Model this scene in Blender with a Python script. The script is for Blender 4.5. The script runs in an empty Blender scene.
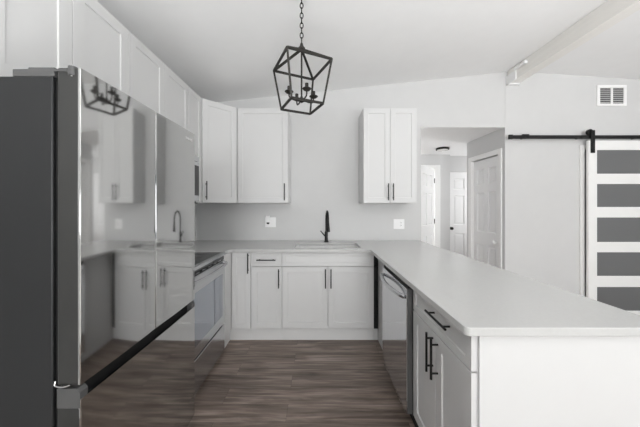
import bpy, bmesh, math, random
from mathutils import Vector, Matrix
random.seed(7)
S = bpy.context.scene
COL = S.collection
PI = math.pi

# ------------------------------------------------------------------ camera, world, lights, exposure
CAMZ = 1.355
cam_d = bpy.data.cameras.new('camera')
cam = bpy.data.objects.new('camera', cam_d); COL.objects.link(cam)
cam.location = (0, 0, CAMZ); cam.rotation_euler = (PI/2, 0, 0)
cam_d.sensor_width = 36; cam_d.lens = 260/640*36
cam_d.shift_x = 2.5/640; cam_d.shift_y = -7.5/640
cam_d.clip_start = 0.02
S.camera = cam

S.view_settings.view_transform = 'Standard'
S.view_settings.look = 'None'
S.view_settings.gamma = 1
S.view_settings.use_curve_mapping = False
S.view_settings.exposure = 0.08

W = bpy.data.worlds.new('sky'); S.world = W; W.use_nodes = True
W.node_tree.nodes['Background'].inputs[0].default_value = (0.80, 0.88, 1.0, 1)
W.node_tree.nodes['Background'].inputs[1].default_value = 0.4

def area(name, loc, direction, sx, sy, power, color=(1, 1, 1)):
    l = bpy.data.lights.new(name, 'AREA'); l.shape = 'RECTANGLE'; l.size = sx; l.size_y = sy
    l.energy = power; l.color = color
    o = bpy.data.objects.new(name, l); COL.objects.link(o); o.location = loc
    o.rotation_euler = Vector(direction).to_track_quat('-Z', 'Y').to_euler()
    return o
# daylight through the patio doors behind the camera and the window on the right
area('rear_window_daylight', (0.4, -9.8, 1.2), (0, 1, 0.0), 3.2, 2.1, 360, (0.985, 0.995, 1.0))
area('right_window_daylight', (5.75, -2.6, 1.35), (-1, 0.1, 0.9), 5.0, 1.9, 85, (0.985, 0.995, 1.0))
# added fill spots behind the camera, aimed up to brighten the sloping ceiling
for x, y, z, p, a, b in ((1.6, -2.5, 0.6, 235, 130, 0.4), (-0.2, -0.7, 0.3, 155, 115, 0.5), (3.0, -0.5, 0.3, 170, 115, 0.5)):
    sp = bpy.data.lights.new('ceiling_fill_spot', 'SPOT'); sp.energy = p; sp.color = (0.98, 0.995, 1.0); sp.spot_size = math.radians(a); sp.spot_blend = b; sp.shadow_soft_size = 0.5
    so = bpy.data.objects.new('ceiling_fill_spot', sp); COL.objects.link(so); so.location = (x, y, z)
    so.rotation_euler = Vector((0, 0.32 if a > 120 else 0.1, 1)).to_track_quat('-Z', 'Y').to_euler()
# added fill, no windows there: bedroom behind the hall and the hall's far end
area('bedroom_fill', (1.75, 7.3, 1.4), (0, -1, 0), 1.4, 1.5, 100, (1, 1, 1))
area('hall_fill', (3.62, 4.6, 1.5), (-1, 0, 0), 0.7, 1.5, 11, (1, 1, 1))

S.cycles.use_denoising = True
S.cycles.max_bounces = 10
S.cycles.diffuse_bounces = 7
S.cycles.glossy_bounces = 5
S.cycles.sample_clamp_indirect = 6.0
S.cycles.caustics_reflective = False
S.cycles.caustics_refractive = False

# ------------------------------------------------------------------ materials
def srgb(v):
    v /= 255.0
    return v/12.92 if v <= 0.04045 else ((v+0.055)/1.055)**2.4
def rgb(r, g=None, b=None):
    if g is None: g = b = r
    return (srgb(r), srgb(g), srgb(b), 1)

def mat(name, col, rough=0.5, metal=0.0, var=0.03, scale=8.0, bump=0.0, bscale=200.0, stretch=None, spec=0.5, coat=0.0):
    m = bpy.data.materials.new(name); m.use_nodes = True
    nt = m.node_tree; b = nt.nodes['Principled BSDF']
    b.inputs['Roughness'].default_value = rough; b.inputs['Metallic'].default_value = metal
    b.inputs['Specular IOR Level'].default_value = spec
    if coat: b.inputs['Coat Weight'].default_value = coat
    tc = nt.nodes.new('ShaderNodeTexCoord')
    mp = nt.nodes.new('ShaderNodeMapping'); nt.links.new(tc.outputs['Object'], mp.inputs[0])
    if stretch: mp.inputs['Scale'].default_value = stretch
    n = nt.nodes.new('ShaderNodeTexNoise'); n.inputs['Scale'].default_value = scale; n.inputs['Detail'].default_value = 4
    nt.links.new(mp.outputs[0], n.inputs['Vector'])
    r = nt.nodes.new('ShaderNodeValToRGB')
    r.color_ramp.elements[0].position = 0.3; r.color_ramp.elements[1].position = 0.7
    r.color_ramp.elements[0].color = tuple(c*(1-var) for c in col[:3]) + (1,)
    r.color_ramp.elements[1].color = tuple(min(1, c*(1+var)) for c in col[:3]) + (1,)
    nt.links.new(n.outputs['Fac'], r.inputs[0]); nt.links.new(r.outputs[0], b.inputs['Base Color'])
    if bump:
        n2 = nt.nodes.new('ShaderNodeTexNoise'); n2.inputs['Scale'].default_value = bscale; n2.inputs['Detail'].default_value = 3
        nt.links.new(mp.outputs[0], n2.inputs['Vector'])
        bp = nt.nodes.new('ShaderNodeBump'); bp.inputs['Strength'].default_value = bump; bp.inputs['Distance'].default_value = 0.002
        nt.links.new(n2.outputs['Fac'], bp.inputs['Height']); nt.links.new(bp.outputs[0], b.inputs['Normal'])
    return m

M = {}
M['wall'] = mat('wall_paint', rgb(208, 208, 208), 0.75, var=0.01, bump=0.08, bscale=120)
M['hall_wall'] = mat('hall_wall_paint', rgb(208, 208, 208), 0.75, var=0.01)
M['ceiling'] = mat('ceiling_paint', rgb(243, 243, 243), 0.85, var=0.008, bump=0.1, bscale=90)
M['trim'] = mat('white_trim_paint', rgb(240, 240, 239), 0.4, var=0.006)
M['beam'] = mat('cream_beam_paint', rgb(240, 238, 234), 0.55, var=0.02, stretch=(6, 0.4, 6), scale=5)
M['cab'] = mat('white_cabinet_lacquer', rgb(214, 214, 214), 0.38, var=0.006)
M['cab_in'] = mat('cabinet_gap_shadow_board', rgb(150, 150, 150), 0.6)
M['counter'] = mat('light_grey_quartz', rgb(196, 196, 195), 0.2, var=0.015, scale=90, spec=0.5)
M['ss_sink'] = mat('satin_sink_steel', rgb(244, 244, 244), 0.35, 0.25)
M['ss'] = mat('stainless_steel', rgb(198, 199, 201), 0.2, 1.0, var=0.04, scale=6, stretch=(1, 1, 60))
M['ss_dw'] = mat('brushed_stainless_dishwasher', rgb(220, 221, 223), 0.09, 1.0, var=0.03, scale=6, stretch=(1, 30, 1))
M['fridge'] = mat('dark_stainless', rgb(199, 199, 198), 0.06, 1.0, var=0.02, scale=3, stretch=(1, 1, 0.3))
M['fridge_side'] = mat('fridge_case_grey', rgb(38, 39, 40), 0.42, 0.2, var=0.03, bump=0.1, bscale=400)
M['fridge_edge'] = mat('fridge_door_edge_grey', rgb(60, 60, 59), 0.35, 0.3, var=0.02)
M['hinge_grey'] = mat('hinge_cover_grey', rgb(84, 84, 84), 0.5, 0.1)
M['black'] = mat('matte_black_metal', rgb(20, 20, 20), 0.42, 0.4, var=0.1)
M['bronze'] = mat('dark_bronze_metal', rgb(48, 46, 43), 0.5, 0.5, var=0.15, scale=30)
M['rubber'] = mat('black_rubber', rgb(18, 18, 18), 0.7)  # also paints the shade in the corner gap
M['glass_black'] = mat('black_ceramic_glass', rgb(22, 22, 24), 0.08, 0.0, spec=0.6)
M['oven_glass'] = mat('oven_window_glass', rgb(172, 177, 185), 0.06, 0.8)
M['barn_glass'] = mat('smoked_frosted_glass', rgb(106, 107, 108), 0.35, 0.0, var=0.02, scale=2)
M['plate'] = mat('white_plastic', rgb(244, 244, 244), 0.35)
M['vent_dark'] = mat('vent_duct_dark', rgb(60, 60, 60), 0.8)
M['bounce_floor'] = mat('pale_bounce_floor', rgb(214, 212, 208), 0.95, var=0.04, scale=300)  # for the unseen bounce surface added behind the camera
M['door'] = mat('white_door_paint', rgb(238, 238, 238), 0.42, var=0.006)
M['hall_light_lens'] = mat('opal_lens', rgb(225, 225, 222), 0.4)
M['chrome'] = mat('chrome', rgb(215, 215, 215), 0.12, 1.0)
M['logo'] = mat('logo_silver', rgb(240, 240, 240), 0.35, 0.0)

def floor_material():
    m = bpy.data.materials.new('grey_brown_wood_planks'); m.use_nodes = True
    nt = m.node_tree; L = nt.links; N = nt.nodes; b = N['Principled BSDF']
    b.inputs['Roughness'].default_value = 0.42
    tc = N.new('ShaderNodeTexCoord')
    br = N.new('ShaderNodeTexBrick')
    br.offset = 0.37; br.offset_frequency = 2; br.squash = 1
    br.inputs['Scale'].default_value = 1.0
    br.inputs['Brick Width'].default_value = 1.22; br.inputs['Row Height'].default_value = 0.152
    br.inputs['Mortar Size'].default_value = 0.0006; br.inputs['Mortar Smooth'].default_value = 0.1
    br.inputs['Color1'].default_value = (0, 0, 0, 1); br.inputs['Color2'].default_value = (1, 1, 1, 1)
    br.inputs['Mortar'].default_value = (0.5, 0.5, 0.5, 1)
    L.new(tc.outputs['Object'], br.inputs['Vector'])
    # grain: stretched along X, shifted per plank
    sep = N.new('ShaderNodeSeparateXYZ'); L.new(tc.outputs['Object'], sep.inputs[0])
    sc = N.new('ShaderNodeMath'); sc.operation = 'MULTIPLY'; sc.inputs[1].default_value = 13.7
    L.new(br.outputs['Color'], sc.inputs[0])
    ax = N.new('ShaderNodeMath'); ax.operation = 'MULTIPLY_ADD'; ax.inputs[1].default_value = 2.0
    L.new(sep.outputs['X'], ax.inputs[0]); L.new(sc.outputs[0], ax.inputs[2])
    ay = N.new('ShaderNodeMath'); ay.operation = 'MULTIPLY'; ay.inputs[1].default_value = 21
    L.new(sep.outputs['Y'], ay.inputs[0])
    cb = N.new('ShaderNodeCombineXYZ'); L.new(ax.outputs[0], cb.inputs[0]); L.new(ay.outputs[0], cb.inputs[1]); L.new(sc.outputs[0], cb.inputs[2])
    n1 = N.new('ShaderNodeTexNoise'); n1.inputs['Scale'].default_value = 1.0; n1.inputs['Detail'].default_value = 5
    n1.inputs['Roughness'].default_value = 0.6; n1.inputs['Distortion'].default_value = 0.6
    L.new(cb.outputs[0], n1.inputs['Vector'])
    rp = N.new('ShaderNodeValToRGB'); e = rp.color_ramp.elements
    e[0].position = 0.26; e[0].color = rgb(70, 58, 51)
    e[1].position = 0.74; e[1].color = rgb(166, 151, 141)
    k = e.new(0.5); k.color = rgb(122, 108, 99)
    L.new(n1.outputs['Fac'], rp.inputs[0])
    # thin dark grain streaks
    ay2 = N.new('ShaderNodeMath'); ay2.operation = 'MULTIPLY'; ay2.inputs[1].default_value = 2.6
    L.new(ay.outputs[0], ay2.inputs[0])
    ax2 = N.new('ShaderNodeMath'); ax2.operation = 'MULTIPLY_ADD'; ax2.inputs[1].default_value = 0.8; ax2.inputs[2].default_value = 5.3
    L.new(ax.outputs[0], ax2.inputs[0])
    cb2 = N.new('ShaderNodeCombineXYZ'); L.new(ax2.outputs[0], cb2.inputs[0]); L.new(ay2.outputs[0], cb2.inputs[1]); L.new(sc.outputs[0], cb2.inputs[2])
    n2 = N.new('ShaderNodeTexNoise'); n2.inputs['Scale'].default_value = 1.0; n2.inputs['Detail'].default_value = 3; n2.inputs['Distortion'].default_value = 0.4
    L.new(cb2.outputs[0], n2.inputs['Vector'])
    m2 = N.new('ShaderNodeMapRange'); m2.inputs['From Min'].default_value = 0.34; m2.inputs['From Max'].default_value = 0.52
    m2.inputs['To Min'].default_value = 0.70; m2.inputs['To Max'].default_value = 1.08
    L.new(n2.outputs['Fac'], m2.inputs[0])
    mg = N.new('ShaderNodeMix'); mg.data_type = 'RGBA'; mg.blend_type = 'MULTIPLY'; mg.inputs[0].default_value = 1
    L.new(rp.outputs[0], mg.inputs[6]); L.new(m2.outputs[0], mg.inputs[7])
    # plank-to-plank tone
    mr = N.new('ShaderNodeMapRange'); mr.inputs['To Min'].default_value = 0.82; mr.inputs['To Max'].default_value = 1.16
    L.new(br.outputs['Color'], mr.inputs[0])
    mx = N.new('ShaderNodeMix'); mx.data_type = 'RGBA'; mx.blend_type = 'MULTIPLY'; mx.inputs[0].default_value = 1
    L.new(mg.outputs[2], mx.inputs[6]); L.new(mr.outputs[0], mx.inputs[7])
    mo = N.new('ShaderNodeMix'); mo.data_type = 'RGBA'; mo.inputs[7].default_value = rgb(40, 35, 32)
    L.new(br.outputs['Fac'], mo.inputs[0]); L.new(mx.outputs[2], mo.inputs[6])
    L.new(mo.outputs[2], b.inputs['Base Color'])
    bp = N.new('ShaderNodeBump'); bp.inputs['Strength'].default_value = 0.15; bp.inputs['Distance'].default_value = 0.001
    L.new(n1.outputs['Fac'], bp.inputs['Height']); L.new(bp.outputs[0], b.inputs['Normal'])
    return m
M['floor'] = floor_material()

# ------------------------------------------------------------------ helpers
X, Y, Z = Vector((1, 0, 0)), Vector((0, 1, 0)), Vector((0, 0, 1))
def V(*a): return Vector(a)

class MB:
    def __init__(s): s.bm = bmesh.new()
    def box(s, x0, x1, y0, y1, z0, z1):
        v = [s.bm.verts.new((x, y, z)) for z in (z0, z1) for y in (y0, y1) for x in (x0, x1)]
        for f in ((0, 2, 3, 1), (4, 5, 7, 6), (0, 1, 5, 4), (2, 6, 7, 3), (0, 4, 6, 2), (1, 3, 7, 5)):
            s.bm.faces.new([v[i] for i in f])
        return s
    def ring(s, c, n, r, seg, ref=None):
        n = Vector(n).normalized()
        a = ref if ref is not None else (n.orthogonal())
        a = (a - n*a.dot(n)).normalized(); b = n.cross(a)
        return [s.bm.verts.new(c + a*(r*math.cos(2*PI*i/seg)) + b*(r*math.sin(2*PI*i/seg))) for i in range(seg)]
    def tube(s, pts, r, seg=10, cap=True, square=False):
        pts = [Vector(p) for p in pts]
        rs = r if isinstance(r, (list, tuple)) else [r]*len(pts)
        seg = 4 if square else seg
        rings = []; ref = None
        for i, p in enumerate(pts):
            d = (pts[min(i+1, len(pts)-1)] - pts[max(i-1, 0)]).normalized()
            if ref is None:
                ref = d.orthogonal() if not square else (Z.cross(d) if abs(d.z) < 0.95 else X.copy())
                if square: ref = (ref.normalized() + d.cross(ref.normalized())).normalized()
            ref = (ref - d*ref.dot(d)).normalized()
            rings.append(s.ring(p, d, rs[i], seg, ref))
        for a, b in zip(rings, rings[1:]):
            for i in range(seg): s.bm.faces.new((a[i], a[(i+1) % seg], b[(i+1) % seg], b[i]))
        if cap:
            s.bm.faces.new(list(reversed(rings[0]))); s.bm.faces.new(rings[-1])
        return s
    def lathe(s, c, prof, seg=20, axis=Z):
        axis = Vector(axis).normalized(); c = Vector(c)
        pr = None; ref = axis.orthogonal()
        rings = [s.ring(c + axis*h, axis, max(r, 1e-4), seg, ref) for r, h in prof]
        for a, b in zip(rings, rings[1:]):
            for i in range(seg): s.bm.faces.new((a[i], a[(i+1) % seg], b[(i+1) % seg], b[i]))
        s.bm.faces.new(list(reversed(rings[0]))); s.bm.faces.new(rings[-1])
        return s
    def torus(s, c, n, ref, R, r, stretch=1.0, seg=14, sub=6):
        n = Vector(n).normalized(); a = Vector(ref).normalized(); b = n.cross(a); c = Vector(c)
        rows = []
        for i in range(seg):
            t = 2*PI*i/seg
            ctr = a*(R*stretch*math.cos(t)) + b*(R*math.sin(t)); out = ctr.normalized()
            rows.append([s.bm.verts.new(c + ctr + out*(r*math.cos(2*PI*j/sub)) + n*(r*math.sin(2*PI*j/sub))) for j in range(sub)])
        for i in range(seg):
            A, B = rows[i], rows[(i+1) % seg]
            for j in range(sub): s.bm.faces.new((A[j], A[(j+1) % sub], B[(j+1) % sub], B[j]))
        return s
    def prism(s, poly, a, b):
        """polygon of 3-D points swept from +a to +b (vectors)"""
        A = [s.bm.verts.new(Vector(p)+a) for p in poly]; B = [s.bm.verts.new(Vector(p)+b) for p in poly]
        s.bm.faces.new(A); s.bm.faces.new(list(reversed(B)))
        n = len(poly)
        for i in range(n): s.bm.faces.new((A[i], B[i], B[(i+1) % n], A[(i+1) % n]))
        return s
    def slab(s, o, u, n, w, h, t, panels=(), depth=0.007, slope=0.003, raised=0.0):
        """door leaf: o = lower-left front corner seen from outside, u = width direction, n = outward normal; recessed panels (a0,a1,b0,b1)"""
        o = Vector(o); u = Vector(u).normalized(); n = Vector(n).normalized()
        us = sorted({0, w, *[p[0] for p in panels], *[p[1] for p in panels]})
        vs = sorted({0, h, *[p[2] for p in panels], *[p[3] for p in panels]})
        P = lambda a, b, d: o + u*a + Z*b - n*d
        cache = {}
        def vt(a, b, d):
            k = (round(a, 5), round(b, 5), round(d, 5))
            if k not in cache: cache[k] = s.bm.verts.new(P(a, b, d))
            return cache[k]
        def inside(a, b): return any(p[0] < a < p[1] and p[2] < b < p[3] for p in panels)
        for a0, a1 in zip(us, us[1:]):
            for b0, b1 in zip(vs, vs[1:]):
                if not inside((a0+a1)/2, (b0+b1)/2):
                    s.bm.faces.new((vt(a0, b0, 0), vt(a1, b0, 0), vt(a1, b1, 0), vt(a0, b1, 0)))
        def loop(p, i, d, dense=False):
            a0, a1, b0, b1 = p[0]+i, p[1]-i, p[2]+i, p[3]-i
            if dense:
                A = [a for a in us if p[0]-1e-6 <= a <= p[1]+1e-6]; B = [b for b in vs if p[2]-1e-6 <= b <= p[3]+1e-6]
                fa = lambda a: a0+(a-p[0])/(p[1]-p[0])*(a1-a0); fb = lambda b: b0+(b-p[2])/(p[3]-p[2])*(b1-b0)
                return ([vt(fa(a), b0, d) for a in A[:-1]] + [vt(a1, fb(b), d) for b in B[:-1]] +
                        [vt(fa(a), b1, d) for a in reversed(A[1:])] + [vt(a0, fb(b), d) for b in reversed(B[1:])])
        for p in panels:
            L = [loop(p, 0, 0, True), loop(p, slope, depth, True)]
            if raised:
                L += [loop(p, slope+0.012, depth, True), loop(p, slope+0.030, depth-raised, True)]
            for A, B in zip(L, L[1:]):
                k = len(A)
                for i in range(k): s.bm.faces.new((A[i], A[(i+1) % k], B[(i+1) % k], B[i]))
            s.bm.faces.new(L[-1])
        # sides and back
        fr = [vt(a, 0, 0) for a in us] + [vt(w, b, 0) for b in vs[1:]] + [vt(a, h, 0) for a in reversed(us[:-1])] + [vt(0, b, 0) for b in reversed(vs[1:-1])]
        bk = [s.bm.verts.new(v.co - n*t) for v in fr]
        k = len(fr)
        for i in range(k): s.bm.faces.new((fr[i], bk[i], bk[(i+1) % k], fr[(i+1) % k]))
        s.bm.faces.new(list(reversed(bk)))
        return s

def wloc(o):
    p = Vector((0, 0, 0))
    while o is not None: p += o.location; o = o.parent
    return p
def obj(name, mb, m, parent=None, bevel=0.0, smooth=False, seg=2, label=None, origin=None):
    bm = mb.bm if isinstance(mb, MB) else mb
    bmesh.ops.recalc_face_normals(bm, faces=bm.faces[:])
    lo = Vector([min(v.co[i] for v in bm.verts) for i in range(3)]); hi = Vector([max(v.co[i] for v in bm.verts) for i in range(3)])
    c = Vector(origin) if origin else Vector(((lo.x+hi.x)/2, (lo.y+hi.y)/2, lo.z))
    for v in bm.verts: v.co -= c
    me = bpy.data.meshes.new(name); bm.to_mesh(me); bm.free()
    if smooth:
        for p in me.polygons: p.use_smooth = True
    o = bpy.data.objects.new(name, me); COL.objects.link(o)
    o.location = c - (wloc(parent) if parent else Vector((0, 0, 0)))
    if parent: o.parent = parent
    me.materials.append(M[m])
    if bevel:
        b = o.modifiers.new('edge', 'BEVEL'); b.width = bevel; b.segments = seg; b.limit_method = 'ANGLE'; b.angle_limit = math.radians(40)
        b.harden_normals = False
    if smooth:
        try:
            me.set_sharp_from_angle(angle=math.radians(40))
        except Exception: pass
    if label: o['label'] = label
    return o
def tag(o, label, cat, group=None):
    o['label'] = label; o['category'] = cat
    if group: o['group'] = group
    return o
def thing(name, loc, label, cat, group=None):
    o = bpy.data.objects.new(name, None); COL.objects.link(o); o.location = loc
    o.empty_display_size = 0.1
    return tag(o, label, cat, group)
def struct(name, mb, m, parent=None, bevel=0.0, smooth=False):
    o = obj(name, mb, m, parent, bevel, smooth)
    if parent is None: o['kind'] = 'structure'
    return o
def box(*a): return MB().box(*a)

def pull(parent, c, axis, n, L, name='handle', r=0.0055, off=0.033):
    """black bar pull: c on the door face"""
    c = Vector(c); axis = Vector(axis).normalized(); n = Vector(n).normalized()
    m = MB()
    m.tube([c + n*off - axis*(L/2), c + n*off + axis*(L/2)], r, 10)
    for k in (-1, 1):
        q = c + axis*(k*(L/2-0.028))
        m.tube([q + n*0.0005, q + n*off], r*0.85, 8)
    return obj(name, m, 'black', parent, smooth=True)

def shaker(parent, o, u, n, w, h, rail=0.057, t=0.02, name='door'):
    m = MB().slab(o, u, n, w, h, t, [(rail, w-rail, rail, h-rail)], 0.0065, 0.001)
    return obj(name, m, 'cab', parent, bevel=0.0012, seg=1)
def flat_front(parent, o, u, n, w, h, rail=0.035, t=0.02, name='drawer'):
    m = MB().slab(o, u, n, w, h, t, [(rail, w-rail, rail, h-rail)], 0.006, 0.0015)
    return obj(name, m, 'cab', parent, bevel=0.0012, seg=1)

# ------------------------------------------------------------------ key planes
YB = 3.275          # kitchen back wall
XL = -1.52          # kitchen left wall
XO, XR = 1.304, 2.36   # hall opening
XE = 6.0            # right wall
YN = -10.0           # rear wall
CT = 0.923          # worktop top
HC = 2.35           # hall ceiling
RX, RZ = 2.45, 3.052   # ridge
def zl(x): return RZ - (RX-x)*0.1057
def zr(x): return RZ - (x-RX)*0.067

# ------------------------------------------------------------------ structure
YW = YB-0.004
struct('floor', box(XL-0.12, XE+0.12, YN-0.12, 7.6, -0.06, 0), 'floor')
struct('floor_bounce', box(XL, XE, YN, -0.7, 0.0, 0.012), 'bounce_floor')  # unseen pale floor added to bounce light up to the ceiling
m = MB().prism([(XL-0.12, YN-0.12, zl(XL-0.12)), (RX, YN-0.12, RZ), (XE+0.12, YN-0.12, zr(XE+0.12)), (XE+0.12, YN-0.12, zr(XE+0.12)+0.12), (RX, YN-0.12, RZ+0.12), (XL-0.12, YN-0.12, zl(XL-0.12)+0.12)],
               V(0, 0, 0), V(0, YB+0.12-YN+0.12, 0))
struct('ceiling', m, 'ceiling')
struct('wall_left', box(XL-0.12, XL, YN, YB+0.12, 0, zl(XL)+0.02), 'wall')
def wall_poly(name, pts, y0, y1, mt='wall'):
    struct(name, MB().prism([(x, y0, z) for x, z in pts], V(0, 0, 0), V(0, y1-y0, 0)), mt)
e = 0.015
# the back wall: kitchen part, header over the hall opening and the part with the barn door
BX0, BX1, BZ = 3.352, 4.20, 2.06
wall_poly('wall_back', [(XL, 0), (XO, 0), (XO, HC), (XR, HC), (XR, zl(XR)+e), (XL, zl(XL)+e)], YB, YB+0.12)
wall_poly('wall_barn_door', [(XR, 0), (BX0, 0), (BX0, BZ), (BX1, BZ), (BX1, 0), (XE, 0), (XE, zr(XE)+e), (RX, RZ+e), (XR, zl(XR)+e)], YW, YB+0.12)
# right wall with a wide window, rear wall with a wide window (both outside the frame)
m = MB(); m.box(XE, XE+0.12, YN, YB, 0, 0.3); m.box(XE, XE+0.12, YN, YB, 2.4, zr(XE)+0.02)
m.box(XE, XE+0.12, YN, -5.2, 0.3, 2.4); m.box(XE, XE+0.12, 0.0, YB, 0.3, 2.4)
struct('wall_right', m, 'wall')
m = MB(); m.box(XL, XE, YN-0.12, YN, 0, 0.06); m.box(XL, XE, YN-0.12, YN, 2.4, 2.8)
m.box(XL, -1.3, YN-0.12, YN, 0.06, 2.4); m.box(2.1, XE, YN-0.12, YN, 0.06, 2.4)
m.prism([(XL, YN-0.12, 2.8), (XE, YN-0.12, 2.8), (XE, YN-0.12, zr(XE)+e), (RX, YN-0.12, RZ+e), (XL, YN-0.12, max(2.81, zl(XL)+e))], V(0, 0, 0), V(0, 0.12, 0))
struct('wall_rear', m, 'wall')
def window(name, corners, axis):
    a0, a1, z0, z1, p = corners
    m = MB()
    B = (lambda s0, s1, q0, q1: m.box(s0, s1, p-0.04, p+0.04, q0, q1)) if axis == 'x' else (lambda s0, s1, q0, q1: m.box(p-0.04, p+0.04, s0, s1, q0, q1))
    B(a0, a1, z0, z0+0.06); B(a0, a1, z1-0.06, z1)
    k = 3
    for i in range(k+1):
        q = a0 + (a1-a0-0.06)*i/k; B(q, q+0.06, z0+0.06, z1-0.06)
    struct(name, m, 'trim')
window('window_1', (-1.3, 2.1, 0.06, 2.4, YN-0.06), 'x')
window('window_2', (-5.2, 0.0, 0.3, 2.4, XE+0.06), 'y')

# hall beyond the opening
struct('ceiling_hall', box(XO-0.3, 4.0, YB+0.12, 7.6, HC, HC+0.06), 'ceiling')
struct('trim_header', box(XO, XR, YB+0.002, YB+0.125, HC-0.004, HC+0.004), 'trim')
struct('wall_hall_left', box(XO-0.12, XO, YB+0.12, 7.5, 0, HC), 'hall_wall')
DY0, DY1, DZ = 3.38, 3.966, 2.03
m = MB(); m.box(XR-0.0015, XR+0.12, YB+0.0005, DY0, 0, HC); m.box(XR-0.0015, XR+0.12, DY1, 4.10, 0, HC); m.box(XR-0.0015, XR+0.12, DY0, DY1, DZ, HC)
m.box(XR+0.12, 3.7, 3.98, 4.10, 0, HC)
struct('wall_hall_right', m, 'hall_wall')
OX0, OX1, OZ = 1.50, 2.262, 2.09
m = MB(); m.box(XO, OX0, 5.03, 5.15, 0, HC); m.box(OX1, 2.565, 5.03, 5.15, 0, HC); m.box(OX0, OX1, 5.03, 5.15, OZ, HC)
m.box(2.445, 2.565, 5.15, 7.5, 0, HC); m.box(XO, 2.565, 7.5, 7.6, 0, HC)
struct('wall_hall_back', m, 'hall_wall')
m = MB(); m.box(2.565, 2.60, 5.16, 5.28, 0, HC); m.box(2.60, 3.36, 5.16, 5.28, 2.035, HC); m.box(3.36, 3.7, 5.16, 5.28, 0, HC); m.box(3.7, 3.8, 4.1, 5.28, 0, HC)
struct('wall_hall_end', m, 'hall_wall')
# dark room behind the barn door
m = MB(); m.box(3.2, 3.25, YB+0.12, 3.97, 0, HC); m.box(4.5, 4.6, YB+0.12, 5.2, 0, HC); m.box(3.8, 4.6, 5.2, 5.3, 0, HC); m.box(4.0, 4.6, YB+0.12, 5.3, HC, HC+0.06)
struct('wall_side_room', m, 'hall_wall')

def six_panel(name, o, u, n, w, h, t=0.035, hinges=(), knob=None):
    st = 0.11*w/0.76; mid = 0.11*w/0.76
    pw = (w-2*st-mid)/2
    rows = [(0.22, 0.80), (0.98, 1.56), (1.68, 1.90)]
    ps = [(st+c*(pw+mid), st+c*(pw+mid)+pw, a*h/2.03, b*h/2.03) for c in (0, 1) for a, b in rows]
    d = obj(name, MB().slab(o, u, n, w, h, t, ps, 0.016, 0.005, raised=0.009), 'door')
    d['kind'] = 'structure'
    o = Vector(o); u = Vector(u).normalized(); n = Vector(n).normalized()
    for a, b in hinges:
        obj('hinge', MB().tube([o+u*a+Z*(b-0.045)+n*0.006, o+u*a+Z*(b+0.045)+n*0.006], 0.008, 8), 'black', d)
    if knob:
        c = o + u*knob[0] + Z*knob[1]
        obj('door_knob', MB().lathe(c, [(0.03, 0), (0.03, 0.006), (0.011, 0.010), (0.011, 0.028), (0.026, 0.036), (0.029, 0.05), (0.02, 0.06), (0.001, 0.063)], 16, n), 'bronze' if len(knob) < 3 else knob[2], d, smooth=True)
    return d
# closet door in the hall's right wall, faces -X
six_panel('door_1', (XR+0.022, DY1-0.004, 0.012), (0, -1, 0), (-1, 0, 0), DY1-DY0-0.008, DZ-0.022, knob=(0.52, 0.86, 'door'))
m = MB(); m.box(XR-0.018, XR, DY0-0.06, DY0, 0, DZ+0.065); m.box(XR-0.018, XR, DY1, DY1+0.075, 0, DZ+0.065); m.box(XR-0.018, XR, DY0, DY1, DZ, DZ+0.065)
m.box(XR, XR+0.1, DY0-0.001, DY0+0.003, 0, DZ); m.box(XR, XR+0.1, DY1-0.003, DY1+0.001, 0, DZ)
struct('trim_1', m, 'trim', bevel=0.003)
# far closed door, faces -Y
six_panel('door_2', (2.602, 5.175, 0.012), (1, 0, 0), (0, -1, 0), 0.756, 2.02, knob=(0.055, 0.90))
# open bedroom door
m = MB(); m.box(OX1, OX1+0.107, 5.012, 5.03, 0, OZ+0.055); m.box(OX0-0.075, OX0, 5.012, 5.03, 0, OZ+0.055); m.box(OX0, OX1, 5.012, 5.03, OZ, OZ+0.055)
m.box(OX1-0.004, OX1, 5.03, 5.15, 0, OZ); m.box(OX0, OX0+0.004, 5.03, 5.15, 0, OZ)
struct('trim_2', m, 'trim', bevel=0.003)
dd_ = V(-0.65, -0.76, 0).normalized()
hg = V(OX1-0.007, 5.022, 0.012)
six_panel('door_3', hg + dd_*0.755, -dd_, V(0.76, -0.65, 0), 0.75, 2.05, hinges=[(0.753, 1.83), (0.753, 1.05), (0.753, 0.25)])
# casing of the barn-door opening
m = MB(); m.box(3.292, 3.348, YW-0.02, YW, 0, 2.115); m.box(3.348, BX1+0.056, YW-0.02, YW, BZ, 2.115); m.box(BX1, BX1+0.056, YW-0.02, YW, 0, BZ)
struct('trim_3', m, 'trim', bevel=0.002)
# baseboards that would show from a step aside
m = MB(); m.box(XR+0.0, 3.29, YW-0.014, YW, 0, 0.09); m.box(BX1+0.06, XE, YW-0.014, YW, 0, 0.09)
struct('baseboard_back', m, 'trim', bevel=0.003)

# ridge beam and its hanger
struct('ridge_beam', box(2.387, 2.513, YN, YW, 2.885, zl(2.387)+0.005), 'beam', bevel=0.004)
bk = thing('beam_hanger', (2.37, YW, 2.88), 'small white metal hanger plate where the cream ridge beam meets the wall', 'bracket')
m = MB(); m.box(2.372, 2.387, YB-0.16, YW, 2.872, 2.985); m.box(2.372, 2.513, YB-0.05, YW, 2.868, 2.885)
obj('hanger_plate', m, 'plate', bk, bevel=0.002)
m = MB(); m.tube([(2.366, 3.115, 2.995), (2.366, 2.98, 2.995)], 0.017, 14); m.tube([(2.366, 2.985, 2.995), (2.366, 2.95, 2.995)], 0.020, 14)
obj('conduit_end', m, 'plate', bk, smooth=True)

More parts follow.
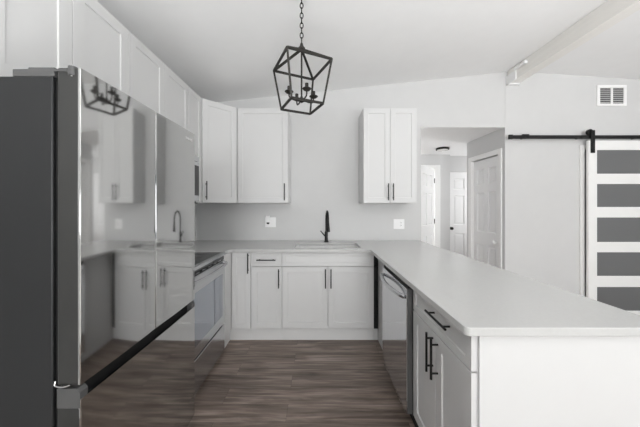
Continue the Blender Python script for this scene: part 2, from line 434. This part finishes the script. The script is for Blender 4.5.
# ------------------------------------------------------------------ refrigerator
FY0, FY1, FX = 0.84, 1.625, -0.766
fr = thing('refrigerator', (-1.15, 1.2325, 0), 'tall dark stainless french-door refrigerator with bottom freezer at the left edge', 'refrigerator')
obj('case', box(-1.49, -0.856, FY0, FY1, 0.02, 1.775), 'fridge_side', fr, bevel=0.004)
obj('gasket', box(-0.8565, -0.8405, FY0+0.012, FY1-0.012, 0.06, 1.765), 'rubber', fr)
mid = (FY0+FY1)/2
def bowed(y0, y1, z0, z1, b, n=32):
    c = 0.002
    poly = [(FX-0.008, y0, z0), (FX-0.0006-c, y0, z0)]
    for i in range(n+1):
        t = i/n; poly.append((FX-0.0006+b*(1-(2*t-1)**2), y0+c+(y1-y0-2*c)*t, z0))
    poly += [(FX-0.0006-c, y1, z0), (FX-0.008, y1, z0)]
    return MB().prism(poly, V(0, 0, 0), V(0, 0, z1-z0))
def fridge_door(y0, y1):
    d = obj('door', box(-0.842, FX-0.0042, y0, y1, 0.775, 1.803), 'fridge_edge', fr, bevel=0.005)
    obj('front_skin', bowed(y0+0.0004, y1-0.0004, 0.7765, 1.8015, 0.0035), 'fridge', d, smooth=True, label='reflective dark stainless front sheet')
    return d
d1 = fridge_door(FY0, mid-0.0015)
d2 = fridge_door(mid+0.0015, FY1)
# maker's lettering, top of far door
cu = bpy.data.curves.new('logo', 'FONT'); cu.body = 'SAMSUNG'; cu.size = 0.0175; cu.extrude = 0.0004; cu.align_x = 'CENTER'
tmp = bpy.data.objects.new('logo', cu); COL.objects.link(tmp)
dg = bpy.context.evaluated_depsgraph_get(); me = bpy.data.meshes.new_from_object(tmp.evaluated_get(dg))
bpy.data.objects.remove(tmp)
lg = bpy.data.objects.new('logo', me); COL.objects.link(lg); me.materials.clear(); me.materials.append(M['logo'])
lg.parent = d2; lg.rotation_euler = (PI/2, 0, PI/2); lg.location = V(FX+0.0024, 1.546, 1.748) - wloc(d2); lg['label'] = 'small silver maker lettering'
# freezer drawer with a finger recess along its top
dr = obj('freezer_drawer', box(-0.842, FX-0.0042, FY0, FY1, 0.055, 0.700), 'fridge_edge', fr, bevel=0.004)
obj('front_skin', bowed(FY0+0.0012, FY1-0.0012, 0.057, 0.729, 0.004), 'fridge', dr, smooth=True, label='reflective dark stainless front sheet')
m = MB()
for a, b, s in ((FY0, FY0+0.03, 1), (FY1-0.03, FY1, -1)):
    m = MB().prism([(-0.842, a, 0.70), (FX-0.002, a, 0.70), (FX-0.002, a, 0.752), (-0.778, a, 0.764), (-0.842, a, 0.764)], V(0, 0, 0), V(0, b-a, 0))
    obj('recess_cheek', m, 'hinge_grey', dr, bevel=0.001)
obj('finger_recess', box(-0.842, -0.800, FY0+0.03, FY1-0.03, 0.70, 0.772), 'rubber', dr)
hc = MB().prism([(x, FY0+0.002, z) for x, z in [(-0.988, 1.7755), (-0.852, 1.7755), (-0.852, 1.8045), (-0.936, 1.8045), (-0.938, 1.7995), (-0.988, 1.799)]], V(0, 0, 0), V(0, 0.15, 0))
obj('hinge_cover', hc, 'hinge_grey', fr, bevel=0.0015)
obj('hinge_cover', box(-1.02, -0.852, FY1-0.15, FY1-0.002, 1.7755, 1.800), 'hinge_grey', fr, bevel=0.002)
m = MB(); m.box(-0.853, -0.806, FY0-0.002, FY0+0.03, 1.790, 1.797); m.tube([(-0.795, FY0+0.006, 1.778), (-0.795, FY0+0.006, 1.8065)], 0.0125, 16)
obj('hinge', m, 'hinge_grey', fr, smooth=True)
obj('hinge_pin', MB().tube([(-0.795, FY0+0.006, 1.774), (-0.795, FY0+0.006, 1.7785)], 0.007, 12), 'chrome', fr, smooth=True)
pts = [(-0.845, FY0-0.001, 0.7895)] + [(-0.845+0.05*t, FY0-0.004-0.004*math.sin(PI*t), 0.7770-0.004*math.sin(PI*t)+0.002*t) for t in (0, .2, .4, .6, .8, 1)]
obj('hinge', MB().tube(pts, 0.0025, 8), 'chrome', fr, smooth=True, label='thin chrome centre hinge')
m = MB(); m.box(-1.45, -0.86, FY0+0.03, FY1-0.03, 0.0, 0.055)
obj('base_grille', m, 'rubber', fr)

# ------------------------------------------------------------------ upper cabinets
UX, UB, UT = -1.19, 1.389, 2.465       # left run front plane, bottom, top
def left_upper(y0, y1, z0, z1, doors, label, rails=0.06):
    t = thing('wall_cabinet', (-1.37, (y0+y1)/2, z0), label, 'cabinet', 'white shaker cabinets along the left wall')
    obj('carcass', box(XL+0.002, UX-0.021, y0, y1, z0, z1), 'cab', t)
    for a, b in doors:
        shaker(t, (UX, a, z0+0.002), Y, X, b-a, z1-z0-0.004, rails)
    return t
c0 = left_upper(0.905, 1.6435, 1.83, UT, [(0.925, 1.2625), (1.2655, 1.642)], 'white two-door shaker cabinet above the refrigerator, nearest the camera', 0.066)
obj('end_panel', box(XL+0.002, UX-0.002, 0.78, 0.9045, 1.83, UT), 'cab', c0, bevel=0.001)
c2 = left_upper(1.645, 2.405, 1.81, UT, [(1.6465, 2.0235), (2.0265, 2.403)], 'white two-door shaker cabinet above the microwave, behind the refrigerator top')
c3 = left_upper(2.409, 2.662, UB, UT, [(2.4105, 2.661)], 'narrow white shaker cabinet between the microwave and the corner cabinet', 0.055)

dc = thing('corner_wall_cabinet', (-1.3, 3.05, UB), 'tall white diagonal corner wall cabinet left of the sink wall cabinets', 'cabinet')
p = [(XL+0.002, 2.666), (UX-0.015, 2.666), (-0.912, 2.96), (-0.912, YB-0.002), (XL+0.002, YB-0.002)]
obj('carcass', MB().prism([(x, y, UB) for x, y in p], V(0, 0, 0), V(0, 0, UT-UB)), 'cab', dc)
A, B = V(-1.190, 2.667, UB+0.002), V(-0.912, 2.945, UB+0.002)
u = (B-A).normalized(); n = V(u.y, -u.x, 0)
A2 = A + u*0.008 + n*0.004
dd = shaker(dc, A2, u, n, (B-A).length-0.016, UT-UB-0.004, 0.06)
pull(dd, A2 + u*0.032 + Z*0.125, Z, n, 0.19)

def back_upper(x0, x1, label, doors, handles):
    t = thing('wall_cabinet', ((x0+x1)/2, YB-0.16, UB), label, 'cabinet')
    obj('carcass', box(x0, x1, YB-0.309, YB-0.002, UB, UT), 'cab', t)
    for (a, b), hx in zip(doors, handles):
        d = shaker(t, (a, YB-0.33, UB+0.002), X, -Y, b-a, UT-UB-0.004, 0.058)
        pull(d, (hx, YB-0.33, UB+0.125), Z, -Y, 0.19)
    return t
back_upper(-0.908, -0.334, 'white single-door wall cabinet beside the diagonal corner cabinet, left of the faucet', [(-0.905, -0.337)], [-0.372])
back_upper(0.521, 1.127, 'white two-door wall cabinet on the back wall right of the faucet', [(0.523, 0.8225), (0.8255, 1.125)], [0.796, 0.853])

# ------------------------------------------------------------------ microwave over the range
mw = thing('microwave', (-1.3, 2.025, 1.385), 'stainless over-range microwave, mostly hidden behind the refrigerator', 'microwave')
obj('case', box(XL+0.002, -1.125, 1.65, 2.403, 1.385, 1.807), 'fridge_edge', mw)
d = obj('door', box(-1.124, -1.09, 1.652, 2.401, 1.40, 1.755), 'ss', mw, bevel=0.004)
obj('window', box(-1.092, -1.087, 1.74, 2.385, 1.45, 1.72), 'glass_black', d, bevel=0.001)
obj('top_vent', box(-1.124, -1.092, 1.652, 2.401, 1.758, 1.804), 'ss', mw, bevel=0.003)
obj('handle', MB().tube([(-1.092, 1.70, 1.44), (-1.05, 1.70, 1.46), (-1.05, 1.70, 1.70), (-1.092, 1.70, 1.72)], 0.009, 8), 'ss', d, smooth=True)
obj('underside', box(-1.48, -1.10, 1.67, 2.385, 1.378, 1.385), 'rubber', mw)

# ------------------------------------------------------------------ base cabinets, back run (front plane YF)
YF = 2.61; XP = 0.563          # peninsula front plane
TK = 0.118
bc = thing('corner_base_cabinet', (-1.0, 2.9, 0), 'white corner base cabinet with a narrow tall door beside the oven', 'cabinet')
m = MB(); m.box(XL+0.002, -0.668, YF+0.021, YB-0.002, TK, 0.891); m.box(XL+0.002, -0.888, 2.402, YF+0.021, TK, 0.891)
obj('carcass', m, 'cab', bc)
obj('filler_panel', box(-0.887, -0.866, 2.403, YF-0.004, TK-0.0, 0.891), 'cab', bc, bevel=0.001)
d = shaker(bc, (-0.862, YF, 0.126), X, -Y, 0.190, 0.762, 0.05)
pull(d, (-0.693, YF, 0.785), Z, -Y, 0.20)
m = MB(); m.box(-0.885, -0.668, YF+0.022, YF+0.04, 0, TK); m.box(-0.905, -0.885, 2.403, YF+0.04, 0, TK)
obj('toe_kick', m, 'cab', bc)

db = thing('drawer_base_cabinet', (-0.512, 2.9, 0), 'narrow white base cabinet with one drawer over one door, left of the sink cabinet', 'cabinet')
obj('carcass', box(-0.667, -0.357, YF+0.021, YB-0.002, TK, 0.891), 'cab', db)
d = flat_front(db, (-0.665, YF, 0.748), X, -Y, 0.306, 0.140)
pull(d, (-0.512, YF, 0.817), X, -Y, 0.19)
d = shaker(db, (-0.665, YF, 0.126), X, -Y, 0.306, 0.616, 0.057)
pull(d, (-0.387, YF, 0.632), Z, -Y, 0.19)
obj('toe_kick', box(-0.667, -0.357, YF+0.022, YF+0.04, 0, TK), 'cab', db)

sb = thing('sink_base_cabinet', (0.105, 2.9, 0), 'white two-door sink base cabinet with a plain false drawer front', 'cabinet')
m = MB(); m.box(-0.356, -0.338, YF+0.021, YB-0.002, TK, 0.891); m.box(0.549, 0.567, YF+0.021, YB-0.002, TK, 0.891); m.box(-0.338, 0.549, YB-0.02, YB-0.002, TK, 0.891)
m.box(-0.338, 0.549, YF+0.021, YB-0.02, TK, TK+0.018); m.box(-0.338, 0.549, YF+0.021, YF+0.04, 0.742, 0.891)
obj('carcass', m, 'cab', sb)
flat_front(sb, (-0.354, YF, 0.748), X, -Y, 0.919, 0.140, name='false_front')
d = shaker(sb, (-0.354, YF, 0.126), X, -Y, 0.457, 0.616)
pull(d, (0.079, YF, 0.632), Z, -Y, 0.19)
d = shaker(sb, (0.107, YF, 0.126), X, -Y, 0.458, 0.616)
pull(d, (0.134, YF, 0.632), Z, -Y, 0.19)
obj('toe_kick', box(-0.356, 0.566, YF+0.022, YF+0.04, 0, TK), 'cab', sb)

# blind corner of the peninsula: white filler, and black strips painting in the shade of the gap
pc = thing('blind_corner_cabinet', (0.9, 2.7, 0), 'white filler and dark gap in the corner between sink cabinet and dishwasher', 'cabinet')
obj('carcass', box(0.633, 1.18, 2.14, YB-0.002, TK, 0.891), 'cab', pc)
obj('filler_panel', box(0.612, 0.632, 2.135, 2.70, TK, 0.891), 'cab', pc, bevel=0.001)
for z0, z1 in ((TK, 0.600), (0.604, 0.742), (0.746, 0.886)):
    obj('gap_shade_strip', box(0.5685, 0.611, YF+0.012, YF+0.030, z0, z1), 'rubber', pc, label='black strip painting the shade inside the corner gap')
m = MB(); m.box(0.613, 0.64, 2.135, YF+0.022, 0, TK); m.box(0.568, 0.64, YF+0.022, YF+0.04, 0, TK)
obj('toe_kick', m, 'cab', pc)

# ------------------------------------------------------------------ dishwasher
dw = thing('dishwasher', (0.85, 1.83, 0), 'stainless dishwasher with a bowed handle built into the peninsula', 'dishwasher')
obj('tub', box(0.567, 1.16, 1.546, 2.126, 0.10, 0.880), 'fridge_side', dw)
d = obj('door', box(0.5335, 0.567, 1.546, 2.120, 0.115, 0.862), 'hinge_grey', dw, bevel=0.004)
obj('front_skin', box(0.5295, 0.5345, 1.547, 2.119, 0.116, 0.861), 'ss_dw', d, bevel=0.0015, label='reflective stainless front sheet')
obj('control_strip', box(0.541, 0.567, 1.549, 2.117, 0.864, 0.889), 'rubber', dw, bevel=0.002)
pts = [(0.5285, 1.575, 0.805)]
for i in range(25):
    t = i/24; pts.append((0.520-0.036*math.sin(PI*t)**0.75, 1.585+0.50*t, 0.805))
pts.append((0.5285, 2.095, 0.805))
obj('handle', MB().tube(pts, [0.012]+[0.0135]*25+[0.012], 10), 'ss', d, smooth=True)
obj('toe_panel', box(0.60, 0.62, 1.55, 2.13, 0.0, 0.112), 'rubber', dw)

# ------------------------------------------------------------------ peninsula cabinet
pk = thing('peninsula_base_cabinet', (0.9, 1.24, 0), 'peninsula base cabinet with one wide drawer over two doors and white end panel', 'cabinet')
PY0, PY1 = 0.950, 1.532
obj('carcass', box(XP+0.021, 1.18, PY0+0.004, PY1, TK, 0.891), 'cab', pk)
d = flat_front(pk, (XP, PY1-0.002, 0.748), -Y, -X, PY1-PY0-0.004, 0.140)
pull(d, (XP, 1.178, 0.842), Y, -X, 0.20)
dA = shaker(pk, (XP, PY1-0.002, 0.126), -Y, -X, 0.288, 0.616)
pull(dA, (XP, 1.266, 0.645), Z, -X, 0.19)
dB = shaker(pk, (XP, 1.239, 0.126), -Y, -X, 0.287, 0.616)
pull(dB, (XP, 1.214, 0.640), Z, -X, 0.19)
obj('end_panel', box(XP+0.024, 1.20, PY0-0.008, PY0+0.004, 0.0, 0.891), 'cab', pk, bevel=0.001)
obj('back_panel', box(1.181, 1.20, PY0+0.004, YB-0.014, 0.0, 0.891), 'cab', pk)
obj('toe_kick', box(0.635, 0.65, PY0+0.004, PY1+0.01, 0.0, TK), 'rubber', pk)

# ------------------------------------------------------------------ worktop (one continuous U piece with a sink cut-out)
def arc(cx, cy, r, a0, a1, n=8):
    return [(cx+r*math.cos(math.radians(a0+(a1-a0)*i/n)), cy+r*math.sin(math.radians(a0+(a1-a0)*i/n))) for i in range(n+1)]
CYF, CXL, CXR, CXB, CY0 = 2.582, -0.878, 0.526, 1.276, 0.922
outline = [(XL+0.002, 2.400), (CXL, 2.400)] + arc(CXL+0.05, CYF-0.05, 0.05, 180, 90)
outline += arc(CXR-0.05, CYF-0.05, 0.05, 90, 0) + arc(CXR+0.018, CY0+0.018, 0.018, 180, 270, 5)
outline += arc(CXB-0.018, CY0+0.018, 0.018, 270, 360, 5) + [(CXB, YB-0.0015), (XL+0.002, YB-0.0015)]
SX0, SX1, SY0, SY1 = -0.247, 0.455, 2.695, 3.045
hole = arc(SX0+0.03, SY0+0.03, 0.03, 180, 270, 5) + arc(SX1-0.03, SY0+0.03, 0.03, 270, 360, 5) + arc(SX1-0.03, SY1-0.03, 0.03, 0, 90, 5) + arc(SX0+0.03, SY1-0.03, 0.03, 90, 180, 5)
cu = bpy.data.curves.new('worktop', 'CURVE'); cu.dimensions = '2D'; cu.fill_mode = 'BOTH'; cu.extrude = 0.0125; cu.bevel_depth = 0.003; cu.bevel_resolution = 2; cu.offset = -0.003
for pl in (outline, hole):
    sp = cu.splines.new('POLY'); sp.points.add(len(pl)-1); sp.use_cyclic_u = True
    for q, (x, y) in zip(sp.points, pl): q.co = (x, y, 0, 1)
tmp = bpy.data.objects.new('worktop', cu); COL.objects.link(tmp)
dg = bpy.context.evaluated_depsgraph_get(); me = bpy.data.meshes.new_from_object(tmp.evaluated_get(dg)); bpy.data.objects.remove(tmp)
wt = bpy.data.objects.new('worktop', me); COL.objects.link(wt); wt.location = (0, 0, CT-0.0155)
me.materials.clear(); me.materials.append(M['counter'])
for p in me.polygons: p.use_smooth = False
tag(wt, 'light grey quartz worktop running in a U from the range over the peninsula', 'worktop')

# ------------------------------------------------------------------ sink, faucet, outlets
sk = thing('sink', (0.104, 2.87, 0.70), 'undermount stainless steel sink set in the worktop below the faucet', 'sink')
m = MB()
def rr(x0, x1, y0, y1, r, z): return [(x, y, z) for x, y in arc(x0+r, y0+r, r, 180, 270, 4)+arc(x1-r, y0+r, r, 270, 360, 4)+arc(x1-r, y1-r, r, 0, 90, 4)+arc(x0+r, y1-r, r, 90, 180, 4)]
loops = [rr(SX0-0.02, SX1+0.02, SY0-0.02, SY1+0.02, 0.04, 0.8915), rr(SX0-0.004, SX1+0.004, SY0-0.004, SY1+0.004, 0.032, 0.8915), rr(SX0-0.002, SX1+0.002, SY0-0.002, SY1+0.002, 0.03, 0.74), rr(SX0+0.02, SX1-0.02, SY0+0.02, SY1-0.02, 0.03, 0.715)]
L = [[m.bm.verts.new(p) for p in l] for l in loops]
for a, b in zip(L, L[1:]):
    for i in range(len(a)): m.bm.faces.new((a[i], a[(i+1) % len(a)], b[(i+1) % len(a)], b[i]))
m.bm.faces.new(L[-1])
o = obj('bowl', m, 'ss_sink', sk)
sl = o.modifiers.new('gauge', 'SOLIDIFY'); sl.thickness = 0.0015; sl.offset = -1
obj('drain', MB().lathe((0.104, 2.87, 0.716), [(0.045, 0), (0.045, 0.003), (0.03, 0.002), (0.001, 0.001)], 20), 'chrome', sk)

fa = thing('faucet', (0.105, 3.115, CT), 'matte black pull-down kitchen faucet with side lever behind the sink', 'faucet')
fx, fy = 0.105, 3.115
obj('body', MB().lathe((fx, fy, CT), [(0.028, 0), (0.028, 0.008), (0.022, 0.014), (0.019, 0.06), (0.019, 0.12), (0.014, 0.13)], 18), 'black', fa, smooth=True)
pts = [(fx, fy, CT+0.12), (fx, fy, CT+0.27)]
R_ = 0.095
for i in range(1, 13):
    a = PI*i/12
    pts.append((fx + 0.015*(1-math.cos(a))/2, fy-R_+R_*math.cos(a), CT+0.27+R_*1.05*math.sin(a)))
pts.append((fx+0.016, fy-2*R_, CT+0.235))
obj('spout', MB().tube(pts, 0.0115, 12), 'black', fa, smooth=True)
obj('spray_head', MB().lathe((fx+0.016, fy-2*R_, CT+0.24), [(0.013, 0), (0.0145, -0.03), (0.0205, -0.09), (0.020, -0.10), (0.001, -0.101)], 16), 'black', fa, smooth=True)
obj('lever', MB().tube([(fx-0.015, fy, CT+0.075), (fx-0.03, fy-0.003, CT+0.088), (fx-0.068, fy-0.012, CT+0.135)], [0.011, 0.0075, 0.006], 10), 'black', fa, smooth=True)

def outlet_plate(cx, cz, label, left, right):
    t = thing('outlet_plate', (cx, YB, cz), label, 'outlet')
    obj('plate', box(cx-0.068, cx+0.068, YB-0.007, YB-0.0005, cz-0.062, cz+0.062), 'plate', t, bevel=0.003)
    for dx, k in ((-0.023, left), (0.023, right)):
        if k == 'switch':
            obj('rocker_switch', MB().prism([(cx+dx-0.0165, YB-0.0072, cz-0.033), (cx+dx-0.0165, YB-0.0128, cz+0.033), (cx+dx-0.0165, YB-0.005, cz+0.033), (cx+dx-0.0165, YB-0.005, cz-0.033)], V(0, 0, 0), V(0.033, 0, 0)), 'plate', t)
        else:
            s = obj('socket', box(cx+dx-0.0165, cx+dx+0.0165, YB-0.009, YB-0.006, cz-0.033, cz+0.033), 'plate', t, bevel=0.001)
            m = MB()
            for z in (-0.017, 0.017):
                for q in (-0.006, 0.006): m.box(cx+dx+q-0.0013, cx+dx+q+0.0013, YB-0.0094, YB-0.008, cz+z-0.002, cz+z+0.007)
                m.tube([(cx+dx, YB-0.0094, cz+z-0.008), (cx+dx, YB-0.008, cz+z-0.008)], 0.0025, 8)
            obj('slots', m, 'rubber', s)
    return t
outlet_plate(-0.591, 1.150, 'white double outlet plate left of the faucet, with a plug in it', 'socket', 'switch')
outlet_plate(1.025, 1.128, 'white double outlet plate right of the faucet, under the two-door wall cabinet', 'switch', 'socket')
pg = thing('night_light_plug', (-0.622, YB-0.01, 1.16), 'small white plug-in adapter with a dark end in the left outlet plate', 'plug')
obj('adapter_body', box(-0.645, -0.600, YB-0.042, YB-0.0096, 1.150, 1.235), 'plate', pg, bevel=0.006)
obj('adapter_end', MB().lathe((-0.621, YW-0.014, 1.1495), [(0.017, 0), (0.018, -0.012), (0.012, -0.02), (0.001, -0.021)], 14), 'rubber', pg, smooth=True)

# ------------------------------------------------------------------ range
rg = thing('range', (-1.18, 2.02, 0), 'stainless slide-in range with black glass cooktop beyond the refrigerator', 'range')
RY0, RY1 = 1.652, 2.396
obj('case', box(-1.505, -0.885, RY0, RY1, 0.05, 0.918), 'fridge_edge', rg)
ct = obj('cooktop', box(-1.505, -0.884, RY0, RY1, 0.9185, 0.929), 'glass_black', rg, bevel=0.002)
for bx, by, br_ in ((-1.05, 1.84, 0.11), (-1.05, 2.2, 0.09), (-1.34, 1.84, 0.08), (-1.34, 2.2, 0.11)):
    m = MB(); m.torus((bx, by, 0.9292), Z, X, br_, 0.0012, seg=36, sub=4)
    obj('burner_ring', m, 'hinge_grey', ct)
obj('front_trim', box(-0.8835, -0.846, RY0, RY1, 0.906, 0.931), 'ss', rg, bevel=0.004)
vp = obj('control_panel', box(-0.884, -0.862, RY0, RY1, 0.866, 0.9055), 'glass_black', rg, bevel=0.001)
for i in range(6):
    y = RY0+0.08+i*0.105
    obj('vent_slot', box(-0.8625, -0.860, y, y+0.060, 0.869, 0.876), 'ss', vp)
od = obj('oven_door', box(-0.884, -0.853, RY0+0.002, RY1-0.002, 0.288, 0.862), 'ss', rg, bevel=0.004)
obj('window', box(-0.855, -0.851, RY0+0.07, RY1-0.06, 0.37, 0.745), 'oven_glass', od, bevel=0.001)
pts = [(-0.853, RY0+0.015, 0.838)]
for i in range(17):
    t = i/16; pts.append((-0.833+0.038*math.sin(PI*t)**0.6, RY0+0.02+(RY1-RY0-0.04)*t, 0.838))
pts.append((-0.853, RY1-0.015, 0.838))
obj('handle', MB().tube(pts, 0.0125, 10), 'ss', od, smooth=True)
obj('storage_drawer', box(-0.884, -0.855, RY0+0.002, RY1-0.002, 0.035, 0.272), 'ss', rg, bevel=0.004)
obj('plinth', box(-1.4, -0.90, RY0+0.02, RY1-0.02, 0, 0.05), 'rubber', rg)

# ------------------------------------------------------------------ lantern pendant
PX, PYc = -0.104, 1.70
pl = thing('lantern_pendant', (PX, PYc, 2.006), 'dark bronze open cage lantern pendant with four candle arms hanging on a chain', 'pendant light')
P0 = V(PX, PYc, 0); zt, zb, zh = 2.276, 2.006, 2.388
th = math.atan2(-0.938, -0.346)
def corner(k, r, z): return V(PX + r*math.cos(th+k*PI/2), PYc + r*math.sin(th+k*PI/2), z)
rt, rb_ = 0.1215*1.70, 0.088*1.70
Tq = [corner(k, rt, zt) for k in range(4)]; Bq = [corner(k, rb_, zb) for k in range(4)]
bar = 0.0088
for nm, Q in (('top_ring', Tq), ('bottom_ring', Bq)):
    m = MB()
    for k in range(4): m.tube([Q[k], Q[(k+1) % 4]], bar, square=True)
    obj(nm, m, 'bronze', pl)
hub = V(PX, PYc, zh)
for k in range(4):
    obj('upright', MB().tube([Tq[k], Bq[k]], bar, square=True), 'bronze', pl)
    obj('roof_bar', MB().tube([hub - Z*0.008 + (Tq[k]-hub)*0.04, Tq[k]], bar, square=True), 'bronze', pl)
obj('hub', MB().lathe((PX, PYc, zh-0.02), [(0.012, 0), (0.022, 0.006), (0.024, 0.018), (0.014, 0.028), (0.008, 0.05)], 14), 'bronze', pl, smooth=True)
obj('stem', MB().tube([(PX, PYc, zh-0.01), (PX, PYc, 2.05)], 0.0055, 8), 'bronze', pl, smooth=True)
obj('finial', MB().lathe((PX, PYc, 2.030), [(0.006, 0), (0.012, 0.006), (0.030, 0.014), (0.032, 0.020), (0.012, 0.028), (0.008, 0.04)], 14), 'bronze', pl, smooth=True)
for k in range(4):
    a = math.radians(25.5+90*k)
    d = V(math.cos(a), math.sin(a), 0); c = V(PX, PYc, 0) + d*0.086
    pts = [V(PX, PYc, 2.048) + d*0.012, V(PX, PYc, 2.040) + d*0.05, V(PX, PYc, 2.044) + d*0.078, c + Z*2.058, c + Z*2.078]
    ar = obj('candle_arm', MB().tube(pts, 0.0048, 8), 'bronze', pl, smooth=True)
    obj('drip_cup', MB().lathe(c + Z*2.076, [(0.008, -0.004), (0.020, 0.002), (0.029, 0.011), (0.027, 0.013), (0.010, 0.009)], 14), 'bronze', ar, smooth=True)
    obj('candle_sleeve', MB().lathe(c + Z*2.080, [(0.0115, 0), (0.0115, 0.040), (0.007, 0.042)], 12), 'bronze', ar, smooth=True)
m = MB(); zc = zh+0.03; zceil = zl(PX)
i = 0
while zc < zceil-0.03:
    ax = X if i % 2 == 0 else Y
    m.torus((PX, PYc, zc+0.019), ax, Z, 0.0100, 0.0036, stretch=1.9, seg=14, sub=6); zc += 0.0325; i += 1
obj('chain', m, 'bronze', pl, smooth=True)
obj('canopy', MB().lathe((PX, PYc, zceil-0.030), [(0.012, 0), (0.05, 0.008), (0.062, 0.022), (0.062, 0.034)], 24), 'bronze', pl, smooth=True)

# ------------------------------------------------------------------ barn door and track
BD0, BD1, BY0, BY1 = 3.325, 4.275, 3.190, 3.217
bd = thing('barn_door', (3.8, 3.2, 0.01), 'white sliding barn door with five smoked glass panels at the right edge', 'door')
gl = [(2.042, 1.751), (1.625, 1.343), (1.214, 0.913), (0.787, 0.496), (0.361, 0.067)]
m = MB(); m.box(BD0, BD0+0.105, BY0, BY1, 0.012, 2.158); m.box(BD1-0.105, BD1, BY0, BY1, 0.012, 2.158)
zs = [2.158] + [z for p in gl for z in p] + [0.012]
for i in range(0, len(zs), 2): m.box(BD0+0.105, BD1-0.105, BY0, BY1, zs[i+1], zs[i])
obj('frame', m, 'trim', bd)
for a, b in gl: obj('glass_panel', box(BD0+0.105, BD1-0.105, BY0+0.008, BY0+0.014, b, a), 'barn_glass', bd)
for hx in (3.372, 4.225):
    h = obj('hanger_strap', box(hx-0.024, hx+0.024, BY0-0.012, BY0-0.0005, 2.005, 2.285), 'black', bd, bevel=0.003)
    obj('roller', MB().tube([(hx-0.022, BY0-0.0003, 2.262), (hx-0.022, BY0+0.024, 2.262)], 0.038, 20), 'black', h, smooth=True)
    m = MB()
    for z in (2.04, 2.11, 2.262): m.tube([(hx, BY0-0.018, z), (hx, BY0-0.011, z)], 0.010, 6)
    obj('bolt', m, 'black', h)
tr = thing('sliding_track', (3.5, 3.22, 2.2), 'long flat black sliding track on the wall above the barn door', 'rail')
obj('rail', box(2.352, 4.75, BY0+0.008, BY0+0.016, 2.182, 2.226), 'black', tr, bevel=0.001)
for sx in (2.56, 3.25, 3.95, 4.6):
    obj('standoff', MB().tube([(sx, BY0+0.004, 2.204), (sx, YW-0.0005, 2.204)], 0.012, 10), 'black', tr, smooth=True)
obj('end_stop', MB().box(2.52, 2.60, BY0-0.002, BY0+0.022, 2.224, 2.238), 'black', tr, bevel=0.003)
obj('end_stop', MB().box(2.354, 2.40, BY0+0.0, BY0+0.024, 2.178, 2.232), 'black', tr, bevel=0.003)

# ------------------------------------------------------------------ return-air vent high on the wall
yv = YW
vt_ = thing('air_vent', (3.76, yv, 2.62), 'white square return-air grille high on the wall above the barn door track', 'vent')
vx0, vx1, vz0, vz1 = 3.510, 3.878, 2.612, 2.872
m = MB(); m.box(vx0, vx1, yv-0.012, yv-0.0005, vz0, vz0+0.03); m.box(vx0, vx1, yv-0.012, yv-0.0005, vz1-0.03, vz1)
m.box(vx0, vx0+0.035, yv-0.012, yv-0.0005, vz0+0.03, vz1-0.03); m.box(vx1-0.035, vx1, yv-0.012, yv-0.0005, vz0+0.03, vz1-0.03)
cxv = (vx0+vx1)/2; m.box(cxv-0.012, cxv+0.012, yv-0.012, yv-0.0005, vz0+0.03, vz1-0.03)
obj('frame', m, 'plate', vt_, bevel=0.002)
obj('duct', box(vx0+0.03, vx1-0.03, yv-0.003, yv-0.0008, vz0+0.025, vz1-0.025), 'vent_dark', vt_)
for a, b in ((vx0+0.036, cxv-0.0125), (cxv+0.0125, vx1-0.036)):
    m = MB()
    for i in range(8):
        z = vz0+0.040+i*0.0255
        m.prism([(a, yv-0.0105, z), (a, yv-0.0035, z+0.0085), (a, yv-0.0035, z+0.0105), (a, yv-0.0105, z+0.002)], V(0, 0, 0), V(b-a, 0, 0))
    obj('louvre', m, 'plate', vt_)

# ------------------------------------------------------------------ hall ceiling light
hl = thing('hall_ceiling_light', (2.145, 4.46, HC), 'small round dark-rimmed ceiling light in the hall', 'ceiling light')
obj('rim', MB().lathe((2.145, 4.46, HC-0.001), [(0.10, 0), (0.108, -0.012), (0.106, -0.03), (0.092, -0.034), (0.09, -0.02)], 28), 'bronze', hl, smooth=True)
obj('lens', MB().lathe((2.145, 4.46, HC-0.022), [(0.089, 0), (0.085, -0.012), (0.05, -0.020), (0.001, -0.022)], 24), 'hall_light_lens', hl, smooth=True)
